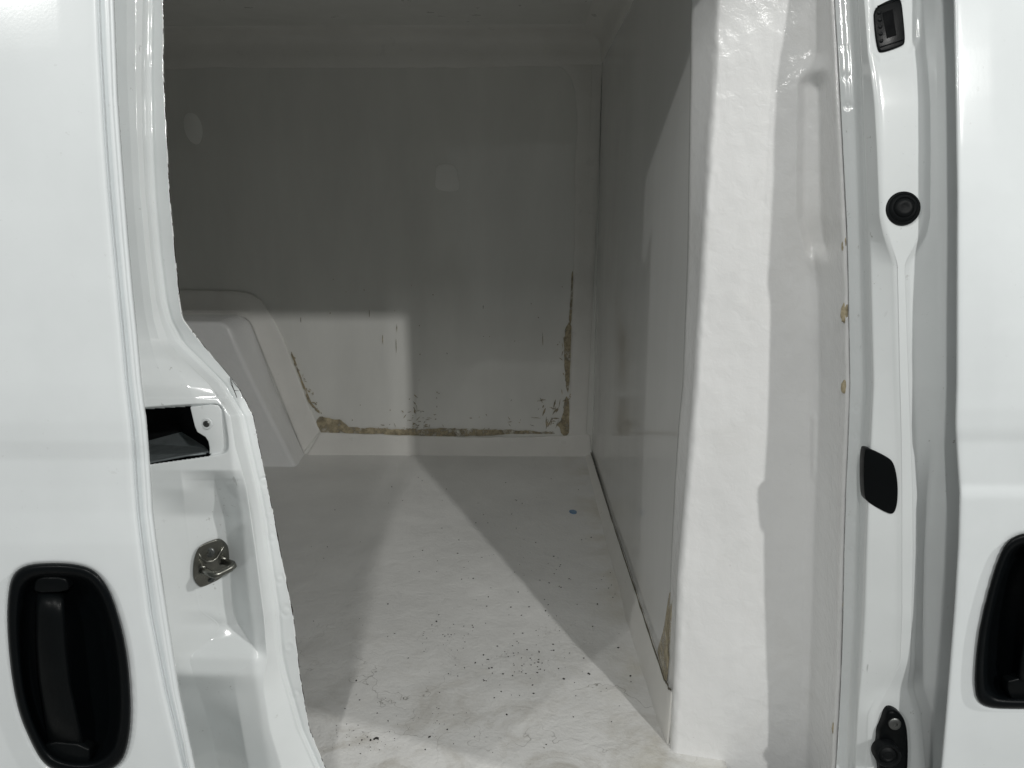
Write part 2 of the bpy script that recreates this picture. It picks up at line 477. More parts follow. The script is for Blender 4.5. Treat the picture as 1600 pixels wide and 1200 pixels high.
# coving between ceiling and far wall: a rounded strip
def cove(name, p0, p1, prof, mat, seed):
    n = 60; V = []; Fc = []
    for i in range(n):
        base = Vector(p0).lerp(Vector(p1), i / (n - 1))
        for k, (dx, dy, dz) in enumerate(prof):
            j = (.006 * mnoise.noise((i * .2, seed, k * .05)) + .003 * mnoise.noise((i * .8, seed, 2))) if k in (0, len(prof) - 1) else 0
            V.append(base + Vector((dx, dy, dz - (j if k == 0 else 0))))
    m = len(prof)
    for i in range(n - 1):
        for k in range(m - 1): Fc.append((i * m + k, i * m + k + 1, (i + 1) * m + k + 1, (i + 1) * m + k))
    bm = bmesh.new(); vs = [bm.verts.new(v) for v in V]
    for f in Fc: bm.faces.new([vs[i] for i in f])
    return bm_obj(name, bm, mat, van)
prof = [(0, .002, -.096), (0, -.006, -.090), (0, -.007, -.06), (0, -.010, -.035), (0, -.022, -.016), (0, -.045, -.007), (0, -.09, -.005), (0, -.096, .001)]
o = cove('corner_strip', (-1.9, YF - .001, ZC), (XB - .001, YF - .001, ZC), prof, M_STRIP, 3)
# upright strip beside the bulkhead, bottom strip, slanting strip round the wheel arch
ribbon('corner_strip', [W(907, 92), W(905, 130), W(899, 250), W(897, 400), W(893, 560), W(888, 682)], [W(944, 84), W(940, 130), W(936, 250), W(930, 400), W(922, 560), W(915, 706)], M_STRIP, van, .006, (.005, 0), 4)
ribbon('corner_strip', [W(500, 676, .004), W(640, 681, .004), W(760, 684, .004), W(860, 682, .004), W(922, 679, .004)], [W(478, 714, .004), W(640, 716, .004), W(760, 718, .004), W(860, 718, .004), W(926, 718, .004)], M_STRIP, van, .009, (.003, 0), 8)
ribbon('corner_strip', [W(200, 453, .0018), W(281, 453, .0018), W(363, 454, .0018), W(392, 459, .0018), W(408, 470, .0018), W(420, 487, .0018), W(441, 526, .0018), W(487, 645, .0018), W(500, 674, .0018)], [W(200, 494, .0018), W(283, 493, .0018), W(370, 494, .0018), W(381, 496, .0018), W(389, 502, .0018), W(394, 510, .0018), W(404, 536, .0018), W(455, 662, .0018), W(474, 708, .0018)], M_STRIP, van, .010, (.003, 0), 12, n=90)
# strip where ceiling meets bulkhead
prof = [(.003, 0, -.088), (-.003, 0, -.084), (-.005, 0, -.055), (-.012, 0, -.028), (-.030, 0, -.010), (-.056, 0, -.005), (-.062, 0, .002)]
cove('corner_strip', (XB, 1.0, ZC), (XB, YF - .004, ZC), prof, M_STRIP, 17)
plate('corner_strip', [(836, 96), (862, 99), (880, 106), (892, 120), (899, 142), (902, 178), (902, 205), (922, 205), (926, 84), (836, 84)], YF - .0065, .006, M_STRIP, van, .001)

# ---- wheel arch box
Bp = [(100, 491), (375, 492), (392, 506), (425, 595), (476, 716)]
Fp = [(100, 501), (345, 503), (358, 512), (384, 572), (412, 629), (465, 734)]
Bp = [(100, 491), (374, 491), (390, 503), (409, 551), (428, 603), (478, 722)]
YB2, YF2 = YF - .002, 2.245
bm = bmesh.new()
b_ = [bm.verts.new(pY(a, c, YB2)) for a, c in Bp]; f_ = [bm.verts.new(pY(a, c, YF2)) for a, c in Fp]
for i in range(len(Bp) - 1): bm.faces.new((b_[i], b_[i + 1], f_[i + 1], f_[i]))
fl = bm.verts.new(Vector((f_[0].co.x, YF2, -.01)))
f_[-1].co.z = -.01; b_[-1].co.z = -.01
bm.faces.new(f_ + [fl])
o = bm_obj('wheel_arch_box', bm, M_LINER, van); bevel(o, .014, 4, .35)

# ---- cove and sealant along the foot of the bulkhead
ca = [pX(917, 687, XB - .004), pX(952, 800, XB - .004), pX(992, 922, XB - .004), pX(1038, 1062, XB - .004), Vector((XB - .004, .985, .090))]
cb = [Vector((float(np.interp(v.y, [.985, 1.03, 1.35, 2.37], [XB - .006, XB - .012, XB - .021, XB - .032])), v.y, -.004)) for v in ca]
ribbon('corner_strip', ca, cb, M_STRIP, van, .004, (.0015, .003), 22, out=(-1, 0, .4))
def seal_line(name, pts, r0, r1, mat, seed, n=90):
    P = []; R = []
    for i in range(n):
        t = i / (n - 1) * (len(pts) - 1); k = min(int(t), len(pts) - 2)
        p = Vector(pts[k]).lerp(Vector(pts[k + 1]), t - k)
        p = p + Vector((0, 0, .003 * mnoise.noise((i * .21, seed, 0))))
        P.append(p); R.append(r0 + (r1 - r0) * (0.5 + 0.5 * mnoise.noise((i * .35, seed, 3))) )
    return tube(name, P, R, mat, van, 6)
seal_line('sealant_bead', [v + Vector((-.001, 0, .003)) for v in ca], .0005, .0021, M_SEAL_GAP, 5)
seal_line('sealant_bead', [pX(936, 80, XB - .002), pX(917, 500, XB - .002), pX(916, 690, XB - .002)], .0003, .0009, M_STRIP, 6)

# brown bare patch where bulkhead panel meets the pillar
ribbon('glue_residue', [pX(1046, 925, XB - .005), pX(1036, 985, XB - .005), pX(1027, 1015, XB - .005), pX(1036, 1062, XB - .005)], [pX(1052, 925, XB - .005), pX(1047, 985, XB - .005), pX(1046, 1015, XB - .005), pX(1041, 1064, XB - .005)], M_GLUE, van, .001, (.003, .001), 31, n=24, out=(-1, 0, 0))

# ---- glue residue on the far wall
yg = YF - .0045
def G(px, py): return pY(px, py, yg)
def residue(a, b, seed, wob=(.006, .002), n=60):
    def tip(p, q, u, v):   # ragged strip runs out to a point
        m = ((p[0] + q[0]) / 2, (p[1] + q[1]) / 2); o_ = ((u[0] + v[0]) / 2, (u[1] + v[1]) / 2)
        L = math.hypot(m[0] - o_[0], m[1] - o_[1]); return (m[0] + (m[0] - o_[0]) / L * 7, m[1] + (m[1] - o_[1]) / L * 7)
    t0 = tip(a[0], b[0], a[1], b[1]); t1 = tip(a[-1], b[-1], a[-2], b[-2])
    a = [t0] + a + [t1]; b = [(t0[0] + .6, t0[1] + .6)] + b + [(t1[0] + .6, t1[1] + .6)]
    return ribbon('glue_residue', [G(*p) for p in a], [G(*p) for p in b], M_GLUE, van, .0008, wob, seed, n=n, across=2)
residue([(498, 652), (530, 655), (545, 667), (580, 669), (640, 671), (700, 669), (760, 671), (800, 672), (860, 675)], [(502, 676), (530, 676), (545, 677), (580, 678), (640, 681), (700, 682), (760, 681), (800, 678), (860, 678)], 41, n=110)
residue([(884, 510), (880, 540), (882, 575), (885, 606)], [(893, 510), (892, 540), (891, 575), (889, 606)], 42, (.008, .001), 30)
residue([(881, 626), (880, 650), (873, 664), (876, 676)], [(889, 626), (890, 650), (890, 664), (889, 676)], 43, (.008, .001), 24)
residue([(893, 430), (891, 470), (889, 500)], [(895.5, 430), (894.5, 470), (893, 500)], 46, (.002, .001), 24)
residue([(456, 556), (470, 596), (482, 628), (492, 640)], [(458.5, 556), (473, 596), (486, 628), (497, 641)], 44, (.005, .001), 40)
rg = random.Random(5); bm = bmesh.new()
def stroke(x, y, L, ang, wd):
    n = 7; prev = None
    for i in range(n):
        t = i / (n - 1); ax = x + math.cos(ang) * L * (t - .5); ay = y + math.sin(ang) * L * (t - .5) + rg.uniform(-.4, .4)
        hw = wd * (.25 + math.sin(math.pi * t)) * rg.uniform(.5, 1.0) * .5
        nx, ny = -math.sin(ang) * hw, math.cos(ang) * hw
        cur = [bm.verts.new(G(ax + nx, ay + ny)), bm.verts.new(G(ax - nx, ay - ny))]
        if prev: bm.faces.new((prev[0], prev[1], cur[1], cur[0]))
        prev = cur
for _ in range(26): stroke(rg.uniform(836, 886), rg.uniform(624, 664), rg.uniform(3, 16), rg.gauss(-1.0, .7), rg.uniform(.8, 2.6))
for _ in range(34): stroke(rg.gauss(652, 13), rg.uniform(640, 672), rg.uniform(2, 9), rg.gauss(-.1, .5), rg.uniform(.6, 1.8))
for _ in range(5): stroke(rg.gauss(648, 7), rg.uniform(618, 645), rg.uniform(4, 12), rg.gauss(1.3, .3), rg.uniform(.8, 2.2))
for _ in range(24):
    t = rg.random(); stroke(455 + 45 * t + rg.gauss(2, 2.5), 552 + 100 * t, rg.uniform(2, 9), rg.gauss(1.0, .5), rg.uniform(.6, 1.8))
for _ in range(26): stroke(rg.uniform(500, 890), rg.gauss(662, 6), rg.uniform(1.5, 7), rg.gauss(0, .6), rg.uniform(.6, 1.6))
for _ in range(16): stroke(rg.gauss(882, 4), rg.uniform(505, 676), rg.uniform(2, 10), rg.gauss(1.4, .3), rg.uniform(.6, 2.2))
for (a, b) in [(620, 512), (619, 540), (577, 490), (755, 480), (848, 530), (598, 530), (470, 500)]: stroke(a, b, rg.uniform(6, 22), 1.55, 1.1)
for _ in range(30): stroke(rg.uniform(480, 880), rg.uniform(430, 660), rg.uniform(1, 3), rg.uniform(0, 3), rg.uniform(.8, 1.8))
o = bm_obj('glue_scrapes', bm, M_GLUE, van, smooth=False); o['kind'] = 'stuff'; solid(o, .0005)
# filler patches on the far wall
def patch(poly, seed):
    P = chaikin(poly, 2)
    return plate('filler_patch', P, YF - .0040, .003, M_PATCH, van, .0006)
patch([(682, 256), (712, 257), (716, 280), (719, 297), (700, 300), (679, 295), (681, 275)], 1)
patch([(288, 176), (306, 176), (318, 200), (312, 228), (296, 222), (286, 200)], 2)

# ------------------------------------------------------------------ pillar beside the front door (right)
Srow = tab([(-300, 1294), (0, 1303), (100, 1309), (215, 1315), (350, 1322), (480, 1326), (560, 1327.5), (610, 1327), (680, 1324.5), (740, 1321.5), (850, 1318), (1000, 1315.5), (1100, 1311), (1200, 1305), (1400, 1292)])
Arow = tab([(-300, 1128), (0, 1121), (50, 1120), (150, 1115), (250, 1107), (400, 1100), (500, 1094), (600, 1088), (750, 1076), (900, 1063), (1000, 1060), (1100, 1056), (1172, 1052), (1300, 1046)])
Jrow = tab([(-300, 1080), (50, 1075), (200, 1073), (400, 1070), (600, 1062), (650, 1057), (800, 1047), (950, 1041), (1060, 1038), (1172, 1034), (1300, 1030)])
Krow = tab([(-300, 1276), (85, 1276), (125, 1258), (340, 1256), (400, 1272), (450, 1279), (600, 1281), (760, 1275), (900, 1270), (1050, 1266), (1172, 1262), (1300, 1258)])
# dented channel in the lining beside the seam
rows = []
for p in [-300, 0, 85, 110, 130, 200, 340, 385, 410, 450, 600, 660, 760, 900, 1050, 1172, 1300]:
    K = Krow(p); S = Srow(p) - 4.5
    ch = 1.0 if 120 <= p <= 390 else 0.0
    rows.append((p, [(Jrow(p) + 4, 1.06), (Jrow(p) + 5, 1.02), (Arow(p) - 4, .974), (Arow(p) + 3, .9665), (Arow(p) + 90, .950), (K - 12, .936), (K, .930 if not ch else .942), (K + (S - K) * .45, .893 + .03 * ch + T(p) * .35), (K + (S - K) * .8, .855 + .004 * ch + T(p) * .8), (S, .833 + T(p))]))
def liner_extra(gx, gp):
    out = np.zeros(gx.shape)
    for i in range(gx.shape[0]):
        for j in range(gx.shape[1]):
            a, b = gx[i, j], gp[i, j]
            out[i, j] = .0014 * mnoise.noise((a * .014, b * .010, 1)) + .0006 * mnoise.noise((a * .05, b * .035, 4))
            # lumpy bare-fibre arris
    d = gx - np.vectorize(Arow)(gp)
    k = np.exp(-(d / 14) ** 2)
    rough = np.array([[mnoise.noise((gx[i, j] * .09, gp[i, j] * .05, 9)) for j in range(gx.shape[1])] for i in range(gx.shape[0])])
    return out + .0013 * k * rough - .003 * np.exp(-((gx - 1272) / 4) ** 2) * sstep(640, 660, gp) * (1 - sstep(735, 755, gp))
def liner_edge(gx, gp):
    j = np.array([mnoise.noise((q * .03, 2, 1)) * 1.3 + mnoise.noise((q * .16, 2, 6)) * .9 for q in gp[:, 0]])
    gx = gx.copy(); gx[:, -1] += j; gx[:, -2] += j * .7; gx[:, -3] += j * .3; return gx
o = relief('pillar_lining', rows, M_LINER, van, 3, 4, (2, 1), 3, extra=liner_extra, edge=liner_edge); solid(o, .006)

fl_py = [30, 75, 120, 165, 205, 255, 300, 345, 402, 450, 500, 550, 590, 637, 681, 732, 765, 812, 857, 905, 955, 1003, 1050, 1100, 1150]
Drow = tab([(-300, 1490), (0, 1490), (150, 1493), (300, 1495), (600, 1494), (660, 1492), (730, 1496), (770, 1499), (850, 1497), (900, 1495), (1025, 1485), (1100, 1479), (1200, 1470), (1400, 1452)])
Frow = tab([(-300, 1322), (0, 1330), (95, 1336), (160, 1338), (230, 1341), (340, 1345), (500, 1350), (600, 1352), (700, 1347), (800, 1342), (950, 1338), (1100, 1330), (1200, 1325), (1400, 1312)])
def brow(p, cl, cr, dc, e, de, dd, dG=.800):
    S = Srow(p) + 1.5; Fp_ = Frow(p); D = Drow(p)
    L = [(S, .829), (S + 3, .8265), (Fp_ - 3, .823), (Fp_ + 3, .818), (Fp_ + 9, dG - .001), (cl - 6, dc + .0030), (cl + 1, dc), (cr - 1, dc), (cr + 6, dc + .0030), (e, de), (D + 45, dd)]
    return (p, [(a, b + T(p)) for a, b in L])
rows = [brow(-300, 1352, 1430, .782, 1462, .790, .792, .798), brow(0, 1356, 1434, .782, 1462, .789, .791, .796), brow(85, 1362, 1440, .781, 1463, .780, .772, .797),
        brow(110, 1366, 1443, .779, 1463, .779, .771), brow(160, 1372, 1446, .778, 1464, .779, .770), brow(230, 1376, 1447, .778, 1465, .779, .770), brow(340, 1380, 1446, .778, 1465, .779, .770),
        brow(368, 1386, 1440, .778, 1465, .779, .770), brow(412, 1401, 1415, .779, 1465, .779, .770), brow(600, 1405, 1421, .781, 1465, .779, .770, .797), brow(680, 1407, 1424, .781, 1458, .782, .773, .795),
        brow(760, 1408, 1427, .781, 1450, .790, .780, .793), brow(860, 1408, 1428, .781, 1444, .796, .786, .793), brow(960, 1408, 1426, .781, 1442, .798, .788, .795), brow(1035, 1405, 1424, .785, 1442, .799, .789, .797),
        brow(1075, 1385, 1420, .792, 1444, .799, .789, .800), brow(1115, 1362, 1432, .792, 1458, .802, .797, .803), brow(1200, 1360, 1440, .790, 1458, .801, .796, .806), brow(1400, 1356, 1440, .790, 1456, .801, .796, .806)]
def bp_extra(gx, gp):
    out = np.zeros(gx.shape)
    for q in fl_py:
        cx = Srow(q) + 12; d = np.hypot(gx - cx, gp - q)
        out += .0007 * np.exp(-((d - 4.2) / 1.7) ** 2) * (0.6 + .4 * math.sin(q))
    # contact pocket
    d = poly_dist(gx, gp, [(1362, -140), (1438, -140), (1436, 60), (1420, 84), (1375, 98), (1362, 80)])
    out += .003 * sstep(-4, 6, d)
    return out
o = relief('door_pillar', rows, M_PILLAR, van, 2.0, 3.0, (9, 8), 6, extra=bp_extra, mats=[M_PILLAR, M_EDGE]); solid(o, .0015, -1, 1)
# dark strip added behind the seam, the gap's shade painted in its colour
ps = np.linspace(-290, 1390, 80)
ribbon('seam_gap_backing', [pY(Srow(p) - 9, p, .851 + T(p)) for p in ps], [pY(Srow(p) + 5, p, .851 + T(p)) for p in ps], M_SEAL_GAP, van, .002, (0, 0), 61, n=160, across=2)
box('pillar_dark_backing', .50, .52, .87, 1.0, -.2, 1.35, M_DARK, van)  # unseen dark box added as backing so the seam gap stays dark
BY = .782   # typical face of this pillar

# contact block
P = chaikin([(1366, 12), (1392, -2), (1409, -6), (1413, 30), (1416, 66), (1410, 72), (1378, 83), (1372, 78), (1367, 40)], 2)
cb_ = plate('contact_block', P, lambda a, b: BY + .003 + T(b), .02, M_BLACK, van, .002, proud=.0035)
P = [(1379, 20), (1395, 14), (1401, 55), (1386, 60)]
plate('contact_window', P, lambda a, b: BY + .003 + T(b), .004, M_DARK, cb_, .0005, proud=.0040)
for i, q in enumerate([20, 31, 42, 53, 64]):
    c = pY(1373.5 + i * .9, q, BY - .0006 + T(q)); lathe('contact_pin', c, (0, -1, 0), [(.0020, 0), (.0020, .0005), (.0014, .0009), (0, .001)], M_RUBBER, cb_, 12)
for a in ((1371, 10, 1410, -2), (1375, 74, 1413, 62)):
    tube('contact_rib', [pY(a[0], a[1], BY - .0005 + T(a[1])), pY(a[2], a[3], BY - .0005 + T(a[3]))], .0007, M_GLOSSB, cb_, 8)
# rubber buffer
c = pY(1409.5, 326, BY - .003 + T(326))
rb = lathe('rubber_buffer', c, (-.10, -1, .18), [(.0172, -.004), (.0178, .0), (.0172, .0028), (.0150, .0040), (.0142, .0034), (.0128, .0052), (.0112, .0060), (.0100, .0052), (.0085, .0075), (.0055, .0085), (.0035, .0078), (0, .0076)], M_RUBBER, van, 48)
# cover plate
P = chaikin([(1350, 704), (1358, 700), (1389, 715), (1397, 724), (1402, 745), (1403.5, 768), (1402, 790), (1397, 803), (1388, 803), (1357, 786), (1350, 776)], 2)
def yb_face(a, b): return .7935 - (a - 1354) * .00019
plate('blanking_cover', P, yb_face, .012, M_BLACK, van, .0025, proud=.0025)
# lower hinge bracket
P = chaikin([(1388, 1115), (1396, 1111), (1409, 1117), (1417, 1130), (1420, 1150), (1421, 1180), (1419, 1215), (1410, 1240), (1378, 1240), (1376, 1200), (1371, 1180), (1375, 1160), (1375, 1148), (1382, 1134)], 2)
br = plate('guide_bracket', P, .792, .02, M_BLACK, van, .004, proud=.012)
c = pY(1398, 1131, .778); sw = lathe('screw', c, (-.05, -1, .15), [(.0072, -.002), (.0072, .001), (.0060, .0018), (.0028, .0018), (.0026, .0003), (0, .0002)], M_SCREW, br, 24)
c = pY(1387, 1180, .770)
lathe('buffer_cup', c, (-.10, -1, .10), [(.0150, -.012), (.0150, .001), (.0135, .003), (.0115, .0024), (.0100, .0), (.0085, .0012), (.0060, .0022), (.0045, .0014), (.0020, .0020), (0, .002)], M_RUBBER, br, 40)

# foam / glue lumps in the seam
for (a, b, h, wd) in [(1323, 488, 34, 6), (1323.5, 604, 22, 6), (1322, 380, 26, 3), (1318.5, 940, 26, 3), (1309, 1135, 30, 6)]:
    V = []; rng = random.Random(int(a + b))
    bm = bmesh.new(); bmesh.ops.create_icosphere(bm, subdivisions=3, radius=1.0)
    p0 = pY(a - 3, b - h / 2, .8385 + T(b)); p1 = pY(a - 3, b + h / 2, .8385 + T(b))
    hh = (p0 - p1).length / 2; ww = wd / 1151 * .84 * 1.0
    cc = (p0 + p1) / 2
    for v in bm.verts:
        k = 1 + .25 * mnoise.noise(v.co * 2.3 + Vector((a, b, 0)))
        v.co = Vector((v.co.x * ww * k, v.co.y * .0045 * k, v.co.z * hh * k)) + cc
    bm_obj('foam_residue', bm, M_FOAM, van)

# ------------------------------------------------------------------ front door (right edge of the picture)
YD = .735
HR = chaikin([(1570, 850), (1587, 836), (1612, 831), (1650, 834), (1686, 850), (1700, 900), (1706, 960), (1704, 1030), (1692, 1082), (1670, 1102), (1640, 1108), (1560, 1108), (1538, 1104), (1525, 1092), (1522.5, 1060), (1526, 1012), (1533, 968), (1545, 920), (1557, 880)], 2)
rows = []
for p in [-300, -220, -150, -75, 0, 75, 150, 225, 300, 375, 450, 525, 600, 640, 668, 676, 690, 720, 758, 768, 778, 850, 950, 1025, 1100, 1200, 1400]:
    D = Drow(p)
    dz = float(np.interp(p, [-300, 640, 672, 690, 758, 775, 1400], [0, 0, .0003, .0022, .0026, 0.0, -.003]))
    y = YD + dz + T(p) + .004 * (max(0, p - 700) / 700.0) ** 2
    rows.append((p, [(D + 3.5, y + .020), (D + .6, y + .006), (D, y + .003), (D + 2, y + .0006), (D + 7, y), (D + 60, y - .001), (D + 200, y), (D + 700, y + .004)]))
def fd_extra(gx, gp):
    d = poly_dist(gx, gp, HR)
    return .003 * sstep(-3, 2, d) - .0016 * np.exp(-((gp - 450) / 120) ** 2) * np.exp(-((gx - 1600) / 90) ** 2)
def chip_edge(gx, gp):
    j = np.array([mnoise.noise((q * .11, 3, 1)) * .7 + mnoise.noise((q * .5, 3, 6)) * .5 for q in gp[:, 0]])
    gx = gx.copy(); gx[:, 0:4] += j[:, None] * np.array([.9, .9, .8, .4])[None, :]; return gx
fd = relief('front_door', rows, M_PAINT, van, 5, 3, (2, 1), 5, extra=fd_extra, edge=chip_edge, hole=lambda gx, gp: poly_dist(gx, gp, HR) > 8, mats=[M_PAINT, M_EDGE]); solid(fd, .0015, -1, 1)
a0 = pY(1512, 0, .77)
box('door_inner_panel', .62, 1.2, .757, .80, -.3, 1.3, M_DARK, fd)
box('cab_dark_block', .62, 1.2, .80, .95, -.3, 1.3, M_DARK, van)  # unseen dark box added to close off the cab side

# ------------------------------------------------------------------ sliding door (left, slid open)
YS = .60
L1 = tab([(-300, 143), (0, 151), (100, 155), (160, 159), (250, 164), (320, 170), (420, 179), (500, 187), (600, 196), (675, 205), (790, 212), (850, 219), (960, 233), (1080, 257), (1200, 286), (1400, 326)])
L2 = tab([(-300, 172), (0, 179), (150, 184.5), (230, 190), (330, 197.5), (430, 205.5), (500, 213), (600, 222), (650, 229), (740, 236), (810, 240), (900, 253), (960, 262), (1030, 270), (1130, 291), (1200, 306), (1400, 345)])
rows = []
for p in [-300, -220, -150, -75, 0, 75, 150, 225, 300, 375, 450, 525, 600, 660, 690, 704, 718, 760, 800, 850, 900, 960, 1080, 1200, 1400]:
    a, b = L1(p), L2(p)
    dz = float(np.interp(p, [-300, 660, 690, 720, 790, 830, 1400], [0, 0, .0005, .0024, .0026, .0004, -.002]))
    y = YS + dz + T(p) * .35 + .004 * (max(0, p - 700) / 700.0) ** 2
    rows.append((p, [(a - 760, y + .005), (a - 300, y), (a - 60, y), (a - 10, y + .0005), (a - 3, y + .0010), (a, y + .0028), (a + 2, y + .0075), (a + 5, y + .0095), (a + 8, y + .0080), (a + (b - a) * .5, y + .0062), (b - 10, y + .0066), (b - 7, y + .0095), (b - 4, y + .0100), (b - 1, y + .0125), (b, y + .0160), (b - 1.0, y + .023)]))
def sd_edge(gx, gp):
    j = np.array([mnoise.noise((q * .09, 8, 1)) * .5 + mnoise.noise((q * .45, 8, 6)) * .4 for q in gp[:, 0]])
    gx = gx.copy(); gx[:, -4:] += j[:, None]; return gx
HL = chaikin([(17, 900), (37, 883), (77, 879), (119, 881), (147, 890), (167, 914), (181, 948), (196, 1005), (203, 1064), (205, 1124), (199, 1168), (188, 1194), (160, 1210), (120, 1212), (88, 1206), (66, 1192), (48, 1160), (28, 1112), (17, 1053), (11, 988), (11, 939)], 2)
def sd_extra(gx, gp):
    d = poly_dist(gx, gp, HL)
    return .003 * sstep(-3, 2, d)
sd = relief('sliding_door', rows, M_PAINT, van, 4, 2.5, (2, 0), 6, extra=sd_extra, edge=sd_edge, hole=lambda gx, gp: poly_dist(gx, gp, HL) > 8, mats=[M_PAINT, M_EDGE]); solid(sd, .0015, -1, 1)
box('door_inner_panel', -1.25, -.372, .640, .690, -.33, 1.28, M_PILLAR, sd, .01)

def handle(outline, Y0, parent, grip, notch, foot, depth=.026):
    c = np.mean(np.array(outline), 0)
    def loop(s, dy): return [pY(c[0] + (a - c[0]) * s, c[1] + (b - c[1]) * (1 - (1 - s) * .62), Y0 + dy) for a, b in outline]
    bm = bmesh.new(); prev = None
    for s, dy in ((1.0, .006), (1.0, .001), (.985, -.003), (.95, -.0050), (.89, -.0052), (.84, -.0035), (.80, .002), (.74, .012), (.64, .021), (.45, depth), (.2, depth + .001)):
        ring = [bm.verts.new(v) for v in loop(s, dy)]
        if prev:
            for i in range(len(ring)):
                j = (i + 1) % len(ring); bm.faces.new((prev[i], prev[j], ring[j], ring[i]))
        prev = ring
    bm.faces.new(prev)
    bm_obj('handle_dish', bm, M_GLOSSB, parent)
    # grip: a bowed bar from top to bottom of the dish
    n = 22; bm = bmesh.new(); rings = []
    for i in range(n):
        t = i / (n - 1)
        xl = np.interp(t, grip[0], grip[1]); xr = np.interp(t, grip[0], grip[2]); y = np.interp(t, grip[0], grip[3])
        d = Y0 + float(np.interp(t, [0, .06, .15, .5, .85, .95, 1], [.010, .001, -.003, -.007, -.004, .002, .012]))
        sec = []
        for (u, dd) in ((0, .004), (.06, .001), (.2, -.0012), (.5, -.002), (.8, -.0012), (.94, .001), (1, .004), (.97, .012), (.03, .012)):
            sec.append(bm.verts.new(pY(xl + (xr - xl) * u, y + np.interp(u, [0, 1], grip[4]), d + dd)))
        rings.append(sec)
    for i in range(n - 1):
        for k in range(len(rings[0])):
            l = (k + 1) % len(rings[0]); bm.faces.new((rings[i][k], rings[i][l], rings[i + 1][l], rings[i + 1][k]))
    bm.faces.new(rings[0]); bm.faces.new(rings[-1])
    bm_obj('handle_grip', bm, M_BLACK, parent)
    o = plate('handle_socket', chaikin(notch, 1), Y0, .012, M_BLACK, parent, .002, proud=-.002)
    o = plate('handle_foot', chaikin(foot, 1), Y0, .012, M_BLACK, parent, .002, proud=-.002)
handle(HL, YS - .001, sd, ([0, .1, .35, .6, .85, 1], [58, 56, 56, 60, 70, 76], [102, 101, 104, 110, 124, 134], [922, 945, 1000, 1060, 1125, 1168], (0, 4)),
       [(57, 902), (100, 902), (107, 914), (106, 926), (52, 928), (52, 914)], [(70, 1158), (138, 1166), (140, 1190), (132, 1204), (84, 1202), (68, 1182)])
handle(HR, YD - .001, fd, ([0, .1, .35, .6, .85, 1], [1612, 1611, 1606, 1600, 1592, 1586], [1652, 1652, 1648, 1644, 1640, 1636], [862, 880, 930, 980, 1040, 1075], (0, 2)),
       [(1604, 850), (1646, 850), (1650, 868), (1602, 868)], [(1576, 1060), (1640, 1062), (1642, 1090), (1630, 1097), (1582, 1096), (1574, 1080)])

